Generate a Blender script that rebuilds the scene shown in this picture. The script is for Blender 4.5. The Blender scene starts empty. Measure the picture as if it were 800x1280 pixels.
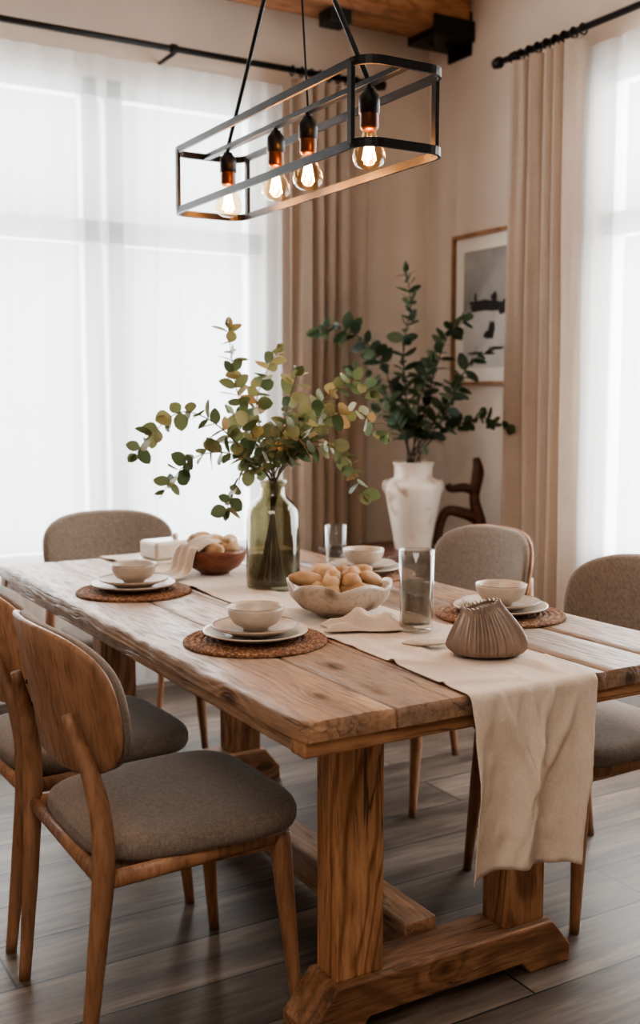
import bpy, math, random
from mathutils import Vector, Matrix, noise
random.seed(7)
sc = bpy.context.scene
COL = sc.collection
PI = math.pi

# ------------------------------------------------------------------ helpers
def link(ob, parent=None):
    COL.objects.link(ob)
    if parent is not None:
        ob.parent = parent
    return ob

def empty(name, loc=(0,0,0), rotz=0, parent=None):
    e = bpy.data.objects.new(name, None)
    e.empty_display_size = 0.1
    e.location = loc
    e.rotation_euler = (0,0,rotz)
    return link(e, parent)

def make(name, verts, faces, mat=None, parent=None, smooth=True, loc=None):
    me = bpy.data.meshes.new(name)
    me.from_pydata([tuple(v) for v in verts], [], faces)
    me.update()
    if mat: me.materials.append(mat)
    if smooth:
        me.polygons.foreach_set("use_smooth", [True]*len(me.polygons))
    ob = bpy.data.objects.new(name, me)
    if loc: ob.location = loc
    return link(ob, parent)

def inst(ob_src, parent):
    o = bpy.data.objects.new(ob_src.name.split('.')[0], ob_src.data)
    for m in ob_src.modifiers:
        n = o.modifiers.new(m.name, m.type)
        for p in m.bl_rna.properties:
            if not p.is_readonly and p.identifier not in ('name','type'):
                try: setattr(n, p.identifier, getattr(m, p.identifier))
                except Exception: pass
    o.location = ob_src.location.copy()
    o.rotation_euler = ob_src.rotation_euler.copy()
    return link(o, parent)

def bevel(ob, w, seg=2):
    m = ob.modifiers.new('bevel','BEVEL'); m.width = w; m.segments = seg
    m.limit_method = 'ANGLE'; m.angle_limit = math.radians(40)
    return ob

def box(name, b, mat, parent=None, bev=0.0):
    x0,x1,y0,y1,z0,z1 = b
    cx,cy,cz=(x0+x1)/2,(y0+y1)/2,(z0+z1)/2
    hx,hy,hz=(x1-x0)/2,(y1-y0)/2,(z1-z0)/2
    v=[(sx*hx,sy*hy,sz*hz) for sz in(-1,1) for sy in(-1,1) for sx in(-1,1)]
    f=[(0,2,3,1),(4,5,7,6),(0,1,5,4),(2,6,7,3),(0,4,6,2),(1,3,7,5)]
    ob=make(name,v,f,mat,parent,smooth=False,loc=(cx,cy,cz))
    if bev: bevel(ob,bev,2)
    return ob

def recalc(ob):
    import bmesh
    b=bmesh.new(); b.from_mesh(ob.data); bmesh.ops.recalc_face_normals(b,faces=b.faces); b.to_mesh(ob.data); b.free()

def extrude_poly(name, pts, axis, a0, a1, mat, parent=None, bev=0.0):
    n=len(pts); v=[]
    for a in (a0,a1):
        for p in pts:
            if axis=='Y': v.append((p[0],a,p[1]))
            elif axis=='X': v.append((a,p[0],p[1]))
            else: v.append((p[0],p[1],a))
    f=[tuple(range(n)), tuple(reversed(range(n,2*n)))]
    for i in range(n):
        j=(i+1)%n
        f.append((i,i+n,j+n,j))
    ob=make(name,v,f,mat,parent,smooth=False)
    recalc(ob)
    if bev: bevel(ob,bev,2)
    return ob

def lathe(name, prof, mat, parent=None, seg=48, loc=None, fn=None):
    v=[];f=[]
    n=len(prof)
    for i,(r,z) in enumerate(prof):
        for k in range(seg):
            a=2*PI*k/seg
            rr,zz=(r,z) if fn is None else fn(r,z,a,i/(n-1))
            v.append((rr*math.cos(a),rr*math.sin(a),zz))
    for i in range(n-1):
        for k in range(seg):
            k2=(k+1)%seg
            f.append((i*seg+k,i*seg+k2,(i+1)*seg+k2,(i+1)*seg+k))
    return make(name,v,f,mat,parent,True,loc)

def catmull(pts, sub=6):
    P=[Vector(p) for p in pts]
    if len(P)<3: 
        return [P[0].lerp(P[-1],i/sub) for i in range(sub+1)]
    P=[P[0]*2-P[1]]+P+[P[-1]*2-P[-2]]
    out=[]
    for i in range(1,len(P)-2):
        p0,p1,p2,p3=P[i-1],P[i],P[i+1],P[i+2]
        for k in range(sub):
            t=k/sub
            out.append(0.5*((2*p1)+(-p0+p2)*t+(2*p0-5*p1+4*p2-p3)*t*t+(-p0+3*p1-3*p2+p3)*t**3))
    out.append(P[-2])
    return out
def sprof(prof,sub=3): return [(max(0,p.x),p.z) for p in catmull([(a,0,b) for a,b in prof],sub)]

def tube_geo(pts, radii, seg=10, closed=False, flat=1.0, up=None):
    P=[Vector(p) for p in pts]; n=len(P)
    if not hasattr(radii,'__len__'): radii=[radii]*n
    if len(radii)!=n:
        R=[]
        for i in range(n):
            t=i/(n-1)*(len(radii)-1); k=min(int(t),len(radii)-2)
            R.append(radii[k]*(1-(t-k))+radii[k+1]*(t-k))
        radii=R
    v=[];f=[]
    ref=Vector(up) if up else None
    prevn=None
    for i in range(n):
        if closed: t=(P[(i+1)%n]-P[i-1])
        else: t=P[min(i+1,n-1)]-P[max(i-1,0)]
        t.normalize()
        if ref is not None:
            nn=ref-t*ref.dot(t)
        elif prevn is None:
            a=Vector((0,0,1)) if abs(t.z)<.9 else Vector((1,0,0))
            nn=a-t*a.dot(t)
        else: nn=prevn-t*prevn.dot(t)
        nn.normalize(); prevn=nn
        b=t.cross(nn)
        for k in range(seg):
            a=2*PI*k/seg
            v.append(P[i]+nn*math.cos(a)*radii[i]+b*math.sin(a)*radii[i]*flat)
    m=n if closed else n-1
    for i in range(m):
        j=(i+1)%n
        for k in range(seg):
            k2=(k+1)%seg
            f.append((i*seg+k,i*seg+k2,j*seg+k2,j*seg+k))
    if not closed:
        f.append(tuple(reversed(range(seg)))); f.append(tuple((n-1)*seg+k for k in range(seg)))
    return v,f

def tube(name, pts, radii, mat, parent=None, seg=12, closed=False, flat=1.0, up=None):
    v,f=tube_geo(pts,radii,seg,closed,flat,up)
    return make(name,v,f,mat,parent)

class Geo:
    def __init__(s): s.v=[];s.f=[]
    def add(s,v,f):
        o=len(s.v); s.v+= [tuple(x) for x in v]; s.f+=[tuple(i+o for i in q) for q in f]
    def make(s,name,mat,parent=None,loc=None,smooth=True): return make(name,s.v,s.f,mat,parent,smooth,loc)

# ------------------------------------------------------------------ materials
def new_mat(name):
    m=bpy.data.materials.new(name); m.use_nodes=True
    nt=m.node_tree; nt.nodes.clear()
    out=nt.nodes.new('ShaderNodeOutputMaterial')
    return m,nt,out
def N(nt,t,**kw):
    n=nt.nodes.new(t)
    for k,v in kw.items():
        if k in n.inputs: n.inputs[k].default_value=v
        else: setattr(n,k,v)
    return n
def ramp(nt,stops):
    r=nt.nodes.new('ShaderNodeValToRGB'); e=r.color_ramp.elements
    while len(e)>1: e.remove(e[0])
    e[0].position=stops[0][0]; e[0].color=(*stops[0][1],1)
    for p,c in stops[1:]:
        q=e.new(p); q.color=(*c,1)
    return r
def srgb(r,g,b):
    f=lambda c:(c/255/12.92) if c/255<=.04045 else ((c/255+.055)/1.055)**2.4
    return (f(r),f(g),f(b))
def math_n(nt,op,a,b=None):
    n=nt.nodes.new('ShaderNodeMath'); n.operation=op
    for i,x in enumerate((a,b)):
        if x is None: continue
        if isinstance(x,(int,float)): n.inputs[i].default_value=x
        else: nt.links.new(x,n.inputs[i])
    return n.outputs[0]
def mixc(nt,fac,a,b,mode='MIX'):
    n=nt.nodes.new('ShaderNodeMix'); n.data_type='RGBA'; n.blend_type=mode
    for i,x in ((0,fac),(6,a),(7,b)):
        if isinstance(x,(int,float)): n.inputs[i].default_value=x
        elif isinstance(x,tuple): n.inputs[i].default_value=(*x,1) if len(x)==3 else x
        else: nt.links.new(x,n.inputs[i])
    return n.outputs[2]

def plain(name,col,rough=.6,metal=0,nscale=30,var=.15,bump=.0,bscale=None,spec=.5,stain=None):
    m,nt,out=new_mat(name)
    tc=N(nt,'ShaderNodeTexCoord'); L=nt.links.new
    nz=N(nt,'ShaderNodeTexNoise',Scale=float(nscale),Detail=4.0)
    L(tc.outputs['Object'],nz.inputs['Vector'])
    d=tuple(c*(1-var) for c in col); l=tuple(min(1,c*(1+var)) for c in col)
    r=ramp(nt,[(.3,d),(.7,l)]); L(nz.outputs[0],r.inputs[0])
    b=N(nt,'ShaderNodeBsdfPrincipled',Roughness=rough,Metallic=metal)
    b.inputs['Specular IOR Level'].default_value=spec
    c=r.outputs[0]
    if stain:
        n3=N(nt,'ShaderNodeTexNoise',Scale=stain[1],Detail=5.0,Distortion=.8); L(tc.outputs['Object'],n3.inputs['Vector'])
        sr=ramp(nt,[(.54,(0,0,0)),(.64,(.75,.75,.75))]); L(n3.outputs[0],sr.inputs[0])
        c=mixc(nt,sr.outputs[0],c,stain[0])
    L(c,b.inputs['Base Color'])
    if bump:
        n2=N(nt,'ShaderNodeTexNoise',Scale=float(bscale or nscale*3),Detail=5.0)
        L(tc.outputs['Object'],n2.inputs['Vector'])
        bp=N(nt,'ShaderNodeBump',Strength=bump,Distance=.01); L(n2.outputs[0],bp.inputs['Height']); L(bp.outputs[0],b.inputs['Normal'])
    L(b.outputs[0],out.inputs[0])
    return m

def wood(name,dark,mid,light,axis='Y',scale=1.0,rough=.5,knots=True,bump=.25,rings=.45,spec=.4,grey=None,cracks=False):
    m,nt,out=new_mat(name); L=nt.links.new
    tc=N(nt,'ShaderNodeTexCoord'); oi=N(nt,'ShaderNodeObjectInfo')
    off=nt.nodes.new('ShaderNodeVectorMath'); off.operation='MULTIPLY_ADD'
    off.inputs[0].default_value=(13.1,7.7,5.3)
    L(oi.outputs['Random'],off.inputs[1]); L(tc.outputs['Object'],off.inputs[2])
    def mp_(a):
        sv={'X':(a,1,1),'Y':(1,a,1),'Z':(1,1,a)}[axis]
        mp=N(nt,'ShaderNodeMapping'); mp.inputs['Scale'].default_value=tuple(s*scale for s in sv)
        L(off.outputs[0],mp.inputs[0]); return mp
    mp=mp_(.13); mp2=mp_(.5); mp3=mp_(.05)
    low=N(nt,'ShaderNodeTexNoise',Scale=4.0,Detail=2.0,Distortion=.4); L(mp.outputs[0],low.inputs['Vector'])
    vo=N(nt,'ShaderNodeTexVoronoi',Scale=8.0); L(mp2.outputs[0],vo.inputs['Vector'])
    k1=math_n(nt,'MULTIPLY',vo.outputs['Distance'],-5.0); k2=math_n(nt,'EXPONENT',k1)
    k3=math_n(nt,'MULTIPLY',k2,.30 if knots else 0.0)
    s0=math_n(nt,'ADD',low.outputs[0],k3)
    s1=math_n(nt,'MULTIPLY',s0,90.0); s2=math_n(nt,'SINE',s1); s3=math_n(nt,'MULTIPLY_ADD',s2,.5)
    s3.node.inputs[2].default_value=.5
    fine=N(nt,'ShaderNodeTexNoise',Scale=110.0,Detail=5.0); L(mp.outputs[0],fine.inputs['Vector'])
    med=N(nt,'ShaderNodeTexNoise',Scale=12.0,Detail=7.0,Roughness=.62); L(mp.outputs[0],med.inputs['Vector'])
    r=ramp(nt,[(.3,dark),(.5,mid),(.72,light)]); L(med.outputs[0],r.inputs[0])
    g1=ramp(nt,[(0,(.46,.37,.31)),(.45,(1,1,1))]); L(s3,g1.inputs[0])
    c=mixc(nt,rings,r.outputs[0],g1.outputs[0],'MULTIPLY')
    g2=ramp(nt,[(.32,(.5,.45,.41)),(.52,(1,1,1))]); L(fine.outputs[0],g2.inputs[0])
    c=mixc(nt,.6,c,g2.outputs[0],'MULTIPLY')
    t=math_n(nt,'MULTIPLY_ADD',oi.outputs['Random'],.34); t.node.inputs[2].default_value=.80
    tcmb=nt.nodes.new('ShaderNodeCombineColor')
    for i in range(3): L(t,tcmb.inputs[i])
    c=mixc(nt,1.0,c,tcmb.outputs[0],'MULTIPLY')
    if grey:  # grey weathering, plus the top's greyish reflection put into the colour
        gn=N(nt,'ShaderNodeTexNoise',Scale=3.0,Detail=5.0); L(mp2.outputs[0],gn.inputs['Vector'])
        gr=ramp(nt,[(.38,(0,0,0)),(.66,(.75,.75,.75))]); L(gn.outputs[0],gr.inputs[0])
        gm=mixc(nt,.7,grey,g2.outputs[0],'MULTIPLY')
        c=mixc(nt,gr.outputs[0],c,gm)
    if knots:
        kr=ramp(nt,[(.07,(0.10,.06,.035)),(.13,(.5,.39,.31)),(.20,(1,1,1))]); L(vo.outputs['Distance'],kr.inputs[0])
        c=mixc(nt,.9,c,kr.outputs[0],'MULTIPLY')
    hs=math_n(nt,'ADD',fine.outputs[0],math_n(nt,'MULTIPLY',s3,.3))
    if cracks:
        cn=N(nt,'ShaderNodeTexNoise',Scale=22.0,Detail=3.0,Distortion=.3); L(mp3.outputs[0],cn.inputs['Vector'])
        cd=math_n(nt,'ABSOLUTE',math_n(nt,'SUBTRACT',cn.outputs[0],.5))
        cm=N(nt,'ShaderNodeTexNoise',Scale=5.0,Detail=2.0); L(mp2.outputs[0],cm.inputs['Vector'])
        mask=ramp(nt,[(.48,(0,0,0)),(.58,(1,1,1))]); L(cm.outputs[0],mask.inputs[0])
        cr=ramp(nt,[(.0,(0,0,0)),(.016,(1,1,1))]); L(cd,cr.inputs[0])
        inv=math_n(nt,'SUBTRACT',1.0,cr.outputs[0]); cf=math_n(nt,'MULTIPLY',inv,mask.outputs[0]); cf2=math_n(nt,'MULTIPLY',cf,.85)
        c=mixc(nt,cf2,c,(.03,.018,.012))
        hs=math_n(nt,'SUBTRACT',hs,cf)
    b=N(nt,'ShaderNodeBsdfPrincipled'); b.inputs['Specular IOR Level'].default_value=spec
    L(c,b.inputs['Base Color'])
    rr=ramp(nt,[(.3,(rough+.15,)*3),(.7,(rough-.08,)*3)]); L(fine.outputs[0],rr.inputs[0]); L(rr.outputs[0],b.inputs['Roughness'])
    bp=N(nt,'ShaderNodeBump',Strength=bump,Distance=.004); L(hs,bp.inputs['Height']); L(bp.outputs[0],b.inputs['Normal'])
    L(b.outputs[0],out.inputs[0])
    return m

def fabric(name,col,scale=420,rough=.95,var=.25,bump=.3,translucent=0.0,transparent=0.0,bigvar=.1):
    m,nt,out=new_mat(name); L=nt.links.new
    tc=N(nt,'ShaderNodeTexCoord')
    ma=N(nt,'ShaderNodeMapping'); ma.inputs['Scale'].default_value=(1,.15,.15); L(tc.outputs['Object'],ma.inputs[0])
    mb=N(nt,'ShaderNodeMapping'); mb.inputs['Scale'].default_value=(.15,1,1); L(tc.outputs['Object'],mb.inputs[0])
    n1=N(nt,'ShaderNodeTexNoise',Scale=float(scale),Detail=2.0); L(ma.outputs[0],n1.inputs['Vector'])
    n2=N(nt,'ShaderNodeTexNoise',Scale=float(scale),Detail=2.0); L(mb.outputs[0],n2.inputs['Vector'])
    s=math_n(nt,'ADD',n1.outputs[0],n2.outputs[0]); s=math_n(nt,'MULTIPLY',s,.5)
    r=ramp(nt,[(.38,tuple(c*(1-var) for c in col)),(.62,tuple(min(1,c*(1+var)) for c in col))]); L(s,r.inputs[0])
    n3=N(nt,'ShaderNodeTexNoise',Scale=5.0,Detail=3.0); L(tc.outputs['Object'],n3.inputs['Vector'])
    r3=ramp(nt,[(.3,(1-bigvar,)*3),(.7,(1,1,1))]); L(n3.outputs[0],r3.inputs[0])
    c=mixc(nt,1.0,r.outputs[0],r3.outputs[0],'MULTIPLY')
    b=N(nt,'ShaderNodeBsdfPrincipled',Roughness=rough); b.inputs['Specular IOR Level'].default_value=.15
    b.inputs['Sheen Weight'].default_value=.08
    L(c,b.inputs['Base Color'])
    bp=N(nt,'ShaderNodeBump',Strength=bump,Distance=.002); L(s,bp.inputs['Height']); L(bp.outputs[0],b.inputs['Normal'])
    o=b.outputs[0]
    if translucent:
        t=N(nt,'ShaderNodeBsdfTranslucent'); L(c,t.inputs[0])
        mx=N(nt,'ShaderNodeMixShader',Fac=translucent); L(o,mx.inputs[1]); L(t.outputs[0],mx.inputs[2]); o=mx.outputs[0]
    if transparent:
        t=N(nt,'ShaderNodeBsdfTransparent')
        mx=N(nt,'ShaderNodeMixShader',Fac=transparent); L(o,mx.inputs[1]); L(t.outputs[0],mx.inputs[2]); o=mx.outputs[0]
    L(o,out.inputs[0])
    return m

def thin_glass(name,tint,f0=.05,edge=.75,edge_tint=None):
    """thin-walled glass: clear body, reflections that strengthen towards the silhouette"""
    m,nt,out=new_mat(name); L=nt.links.new
    lw=N(nt,'ShaderNodeLayerWeight',Blend=.5)
    tr=N(nt,'ShaderNodeBsdfTransparent')
    et=edge_tint or tuple(c*.45 for c in tint)
    tr_c=ramp(nt,[(.0,tint),(.6,tint),(1.0,et)]); L(lw.outputs['Facing'],tr_c.inputs[0]); L(tr_c.outputs[0],tr.inputs[0])
    gl=N(nt,'ShaderNodeBsdfGlossy',Roughness=.03); gl.inputs[0].default_value=(1,1,1,1)
    f=math_n(nt,'MULTIPLY',math_n(nt,'POWER',lw.outputs['Facing'],3.5),edge); f=math_n(nt,'ADD',f,f0)
    tc=N(nt,'ShaderNodeTexCoord'); nz=N(nt,'ShaderNodeTexNoise',Scale=14.0); L(tc.outputs['Object'],nz.inputs['Vector'])
    bp=N(nt,'ShaderNodeBump',Strength=.08,Distance=.01); L(nz.outputs[0],bp.inputs['Height']); L(bp.outputs[0],gl.inputs['Normal'])
    mx=N(nt,'ShaderNodeMixShader'); L(f,mx.inputs[0]); L(tr.outputs[0],mx.inputs[1]); L(gl.outputs[0],mx.inputs[2])
    L(mx.outputs[0],out.inputs[0])
    return m

def leaf_mat(name,cols):
    m,nt,out=new_mat(name); L=nt.links.new
    g=N(nt,'ShaderNodeNewGeometry')
    r=ramp(nt,cols); L(g.outputs['Random Per Island'],r.inputs[0])
    b=N(nt,'ShaderNodeBsdfPrincipled',Roughness=.5); L(r.outputs[0],b.inputs['Base Color'])
    t=N(nt,'ShaderNodeBsdfTranslucent'); L(r.outputs[0],t.inputs[0])
    mx=N(nt,'ShaderNodeMixShader',Fac=.35); L(b.outputs[0],mx.inputs[1]); L(t.outputs[0],mx.inputs[2])
    L(mx.outputs[0],out.inputs[0]); return m

def island_mat(name,cols,rough=.7,bump=.2):
    m,nt,out=new_mat(name); L=nt.links.new
    g=N(nt,'ShaderNodeNewGeometry'); tc=N(nt,'ShaderNodeTexCoord')
    r=ramp(nt,cols); L(g.outputs['Random Per Island'],r.inputs[0])
    n=N(nt,'ShaderNodeTexNoise',Scale=25.0,Detail=6.0); L(tc.outputs['Object'],n.inputs['Vector'])
    r2=ramp(nt,[(.35,(.62,.52,.44)),(.6,(1,1,1))]); L(n.outputs[0],r2.inputs[0])
    c=mixc(nt,.8,r.outputs[0],r2.outputs[0],'MULTIPLY')
    b=N(nt,'ShaderNodeBsdfPrincipled',Roughness=rough); L(c,b.inputs['Base Color'])
    bp=N(nt,'ShaderNodeBump',Strength=bump,Distance=.004); L(n.outputs[0],bp.inputs['Height']); L(bp.outputs[0],b.inputs['Normal'])
    L(b.outputs[0],out.inputs[0]); return m

M_table=wood('table_wood_y',srgb(98,70,52),srgb(146,110,82),srgb(178,140,108),'Y',1.0,.42,True,.45,rings=.5,grey=srgb(138,121,108),cracks=True)
M_tabx=wood('table_wood_x',srgb(110,76,52),srgb(150,110,80),srgb(180,138,102),'X',1.0,.58,True,.4,rings=.6,cracks=True)
M_tabz=wood('table_wood_z',srgb(114,80,54),srgb(158,116,84),srgb(186,142,106),'Z',1.0,.58,True,.4,rings=.8,cracks=True)
M_chw=wood('chair_wood',srgb(114,82,62),srgb(146,108,82),srgb(164,124,96),'Z',1.0,.42,False,.1,rings=.2)
M_chwy=wood('chair_shell_wood',srgb(124,90,68),srgb(154,116,90),srgb(170,132,104),'Z',1.0,.45,False,.08,rings=.2)
M_seat=fabric('seat_fabric',srgb(116,105,96),520,var=.24,bump=.35,bigvar=.12)
M_beam=wood('beam_wood',srgb(104,68,44),srgb(144,98,66),srgb(172,122,84),'X',.8,.6,True,.3)
M_dark=wood('dark_wood',srgb(60,38,28),srgb(88,54,38),srgb(108,68,48),'X',1.0,.4,False,.1)
M_bowlw=wood('bowl_wood',srgb(96,54,38),srgb(124,72,50),srgb(142,88,62),'X',2.0,.38,False,.05)
M_wall=plain('wall_plaster',srgb(203,189,176),.92,nscale=2.5,var=.06,bump=.14,bscale=40,spec=.2)
M_ceil=plain('ceiling_plaster',srgb(214,204,194),.92,nscale=2.5,var=.03,bump=.1,bscale=30,spec=.2)
M_white=plain('window_frame_paint',srgb(208,211,213),.5,nscale=5,var=.03)
M_black=plain('black_iron',srgb(27,25,25),.45,metal=.6,nscale=30,var=.2,bump=.05)
M_copper=plain('aged_copper',srgb(78,46,30),.38,metal=.8,nscale=20,var=.2)
M_cer=plain('stoneware_glaze',srgb(188,175,162),.35,nscale=60,var=.07,bump=.04)
M_cerb=plain('stoneware_beige',srgb(166,149,133),.5,nscale=90,var=.12,bump=.05)
M_run=fabric('runner_linen',srgb(204,187,172),600,var=.08,bump=.25,translucent=.10,bigvar=.05)
M_nap=fabric('napkin_linen',srgb(198,182,168),600,var=.08,bump=.25,bigvar=.05)
M_cur=fabric('curtain_linen',srgb(166,149,135),500,var=.08,bump=.2,translucent=.18,bigvar=.08)
M_cur2=fabric('curtain_linen_light',srgb(182,165,151),500,var=.08,bump=.2,translucent=.22,bigvar=.08)
M_sheer=fabric('sheer_voile',(.86,.87,.88),700,var=.03,bump=.05,translucent=.6,transparent=.55,bigvar=.02)
M_glass=thin_glass('clear_glass',(.90,.91,.90),.055,.9,(.36,.38,.37))
M_water=thin_glass('water',(.84,.85,.83),.02,.3)
M_vgl=thin_glass('smoked_green_glass',(.68,.66,.56),.05,.6,(.22,.20,.15))
M_bulb=thin_glass('amber_bulb_glass',(1.0,.84,.60),.05,.5,(.85,.5,.22))
thin=thin_glass('window_glass',(.97,.98,.98),.02,.3,(.9,.92,.92))
M_leaf=leaf_mat('eucalyptus_leaves',[(0,srgb(62,76,50)),(.35,srgb(88,98,66)),(.7,srgb(114,119,82)),(.9,srgb(134,128,88)),(1,srgb(144,110,76))])
M_leafd=leaf_mat('dark_branch_leaves',[(0,srgb(36,50,38)),(.5,srgb(56,72,52)),(1,srgb(86,98,68))])
M_stem=plain('green_stem',srgb(90,82,54),.6)
M_stemd=plain('dark_stem',srgb(66,54,42),.7)
M_bread=island_mat('bread_rolls',[(0,srgb(182,148,112)),(.3,srgb(202,174,140)),(.6,srgb(160,122,86)),(.8,srgb(196,166,132)),(1,srgb(136,98,68))])
M_shell=plain('brown_ceramic',srgb(124,105,93),.30,nscale=18,var=.2,bump=.05)
M_wvase=plain('white_crackle_ceramic',srgb(196,183,170),.5,nscale=7,var=.12,bump=.1,stain=(srgb(140,104,84),7.0))

def jute_mat():
    m,nt,out=new_mat('woven_jute'); L=nt.links.new
    tc=N(nt,'ShaderNodeTexCoord'); v=N(nt,'ShaderNodeTexVoronoi',Scale=130.0); L(tc.outputs['Object'],v.inputs['Vector'])
    n=N(nt,'ShaderNodeTexNoise',Scale=25.0); L(tc.outputs['Object'],n.inputs['Vector'])
    r=ramp(nt,[(0,srgb(178,134,96)),(.6,srgb(98,64,44))]); L(v.outputs['Distance'],r.inputs[0])
    r2=ramp(nt,[(.3,(.7,.66,.6)),(.7,(1,1,1))]); L(n.outputs[0],r2.inputs[0])
    c=mixc(nt,1.0,r.outputs[0],r2.outputs[0],'MULTIPLY')
    b=N(nt,'ShaderNodeBsdfPrincipled',Roughness=.85); L(c,b.inputs['Base Color'])
    bp=N(nt,'ShaderNodeBump',Strength=.5,Distance=.004); bp.invert=True; L(v.outputs['Distance'],bp.inputs['Height']); L(bp.outputs[0],b.inputs['Normal'])
    L(b.outputs[0],out.inputs[0]); return m
M_jute=jute_mat()

def carved_mat():
    m,nt,out=new_mat('carved_ceramic'); L=nt.links.new
    tc=N(nt,'ShaderNodeTexCoord')
    mp=N(nt,'ShaderNodeMapping'); mp.inputs['Scale'].default_value=(1,1,.7); L(tc.outputs['Object'],mp.inputs[0])
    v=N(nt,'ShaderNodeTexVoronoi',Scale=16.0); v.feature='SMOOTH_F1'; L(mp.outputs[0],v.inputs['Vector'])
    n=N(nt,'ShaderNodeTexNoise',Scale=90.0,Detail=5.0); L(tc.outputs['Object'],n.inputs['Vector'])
    r=ramp(nt,[(.15,srgb(112,92,76)),(.36,srgb(172,156,140)),(.7,srgb(192,179,166))]); L(v.outputs['Distance'],r.inputs[0])  # brown in the carved hollows is shadow painted into the glaze colour
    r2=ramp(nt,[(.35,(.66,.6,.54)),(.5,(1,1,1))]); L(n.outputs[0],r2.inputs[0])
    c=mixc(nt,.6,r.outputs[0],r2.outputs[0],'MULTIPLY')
    b=N(nt,'ShaderNodeBsdfPrincipled',Roughness=.45); L(c,b.inputs['Base Color'])
    bp=N(nt,'ShaderNodeBump',Strength=.6,Distance=.012); L(v.outputs['Distance'],bp.inputs['Height']); L(bp.outputs[0],b.inputs['Normal'])
    L(b.outputs[0],out.inputs[0]); return m
M_spk=carved_mat()

def floor_mat():
    m,nt,out=new_mat('floor_planks'); L=nt.links.new
    tc=N(nt,'ShaderNodeTexCoord')
    br=N(nt,'ShaderNodeTexBrick',Scale=1.0); br.offset=.37; br.offset_frequency=2
    br.inputs['Color1'].default_value=(.0,.0,.0,1); br.inputs['Color2'].default_value=(1,1,1,1); br.inputs['Mortar'].default_value=(0.5,.5,.5,1)
    br.inputs['Mortar Size'].default_value=.0035; br.inputs['Mortar Smooth'].default_value=.2
    br.inputs['Brick Width'].default_value=1.55; br.inputs['Row Height'].default_value=.2
    L(tc.outputs['Object'],br.inputs['Vector'])
    off=nt.nodes.new('ShaderNodeVectorMath'); off.operation='MULTIPLY_ADD'; off.inputs[1].default_value=(7,9,3)
    L(br.outputs['Color'],off.inputs[0]); L(tc.outputs['Object'],off.inputs[2])
    mp=N(nt,'ShaderNodeMapping'); mp.inputs['Scale'].default_value=(.12,1,1); L(off.outputs[0],mp.inputs[0])
    low=N(nt,'ShaderNodeTexNoise',Scale=4.0,Detail=2.0,Distortion=.5); L(mp.outputs[0],low.inputs['Vector'])
    s=math_n(nt,'SINE',math_n(nt,'MULTIPLY',low.outputs[0],70.0))
    fine=N(nt,'ShaderNodeTexNoise',Scale=60.0,Detail=6.0); L(mp.outputs[0],fine.inputs['Vector'])
    med=N(nt,'ShaderNodeTexNoise',Scale=9.0,Detail=7.0); L(mp.outputs[0],med.inputs['Vector'])
    r=ramp(nt,[(.3,srgb(82,70,61)),(.5,srgb(110,97,86)),(.72,srgb(140,126,114))]); L(med.outputs[0],r.inputs[0])
    g1=ramp(nt,[(0,(.62,.58,.55)),(.6,(1,1,1))]); L(s,g1.inputs[0])
    c=mixc(nt,.5,r.outputs[0],g1.outputs[0],'MULTIPLY')
    g2=ramp(nt,[(.35,(.5,.47,.45)),(.58,(1,1,1))]); L(fine.outputs[0],g2.inputs[0])
    c=mixc(nt,.75,c,g2.outputs[0],'MULTIPLY')
    pt=ramp(nt,[(0,(.60,.57,.55)),(1,(1.0,.98,.96))]); L(br.outputs['Color'],pt.inputs[0])
    c=mixc(nt,1.0,c,pt.outputs[0],'MULTIPLY')
    c=mixc(nt,br.outputs['Fac'],c,(.012,.010,.008))
    b=N(nt,'ShaderNodeBsdfPrincipled',Roughness=.45); L(c,b.inputs['Base Color'])
    h=math_n(nt,'SUBTRACT',math_n(nt,'MULTIPLY',fine.outputs[0],.4),math_n(nt,'MULTIPLY',br.outputs['Fac'],1.5))
    bp=N(nt,'ShaderNodeBump',Strength=.3,Distance=.006); L(h,bp.inputs['Height']); L(bp.outputs[0],b.inputs['Normal'])
    L(b.outputs[0],out.inputs[0]); return m
M_floor=floor_mat()

# ------------------------------------------------------------------ room shell
XR,YW,XL,YB,ZC=3.35,4.60,-2.2,-2.0,3.2
T=.18
box('floor',(XL-T,XR+T,YB-T,YW+T,-.1,0),M_floor)
box('ceiling',(XL-T,XR+T,YB-T,YW+T,ZC,ZC+.1),M_ceil)
def wall_with_hole(name,axis,c0,c1,a0,a1,h0,h1,z0,z1):
    root=empty(name)
    def bx(n,p0,p1,q0,q1):
        if axis=='X': box(n,(p0,p1,c0,c1,q0,q1),M_wall,root)
        else: box(n,(c0,c1,p0,p1,q0,q1),M_wall,root)
    bx('panel_side_a',a0,h0,0,ZC); bx('panel_side_b',h1,a1,0,ZC)
    bx('panel_below',h0,h1,0,z0); bx('panel_above',h0,h1,z1,ZC)
WX0,WX1,WZ0,WZ1=.1,2.42,.55,2.68
RY0,RY1=1.3,3.42
wall_with_hole('wall_back','X',YW,YW+T,XL-T,XR+T,WX0,WX1,WZ0,WZ1)
wall_with_hole('wall_right','Y',XR,XR+T,YB-T,YW,RY0,RY1,WZ0,WZ1)
box('wall_left',(XL-T,XL,YB-T,YW,0,ZC),M_wall)
box('wall_front',(XL,XR,YB-T,YB,0,ZC),M_wall)

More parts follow.
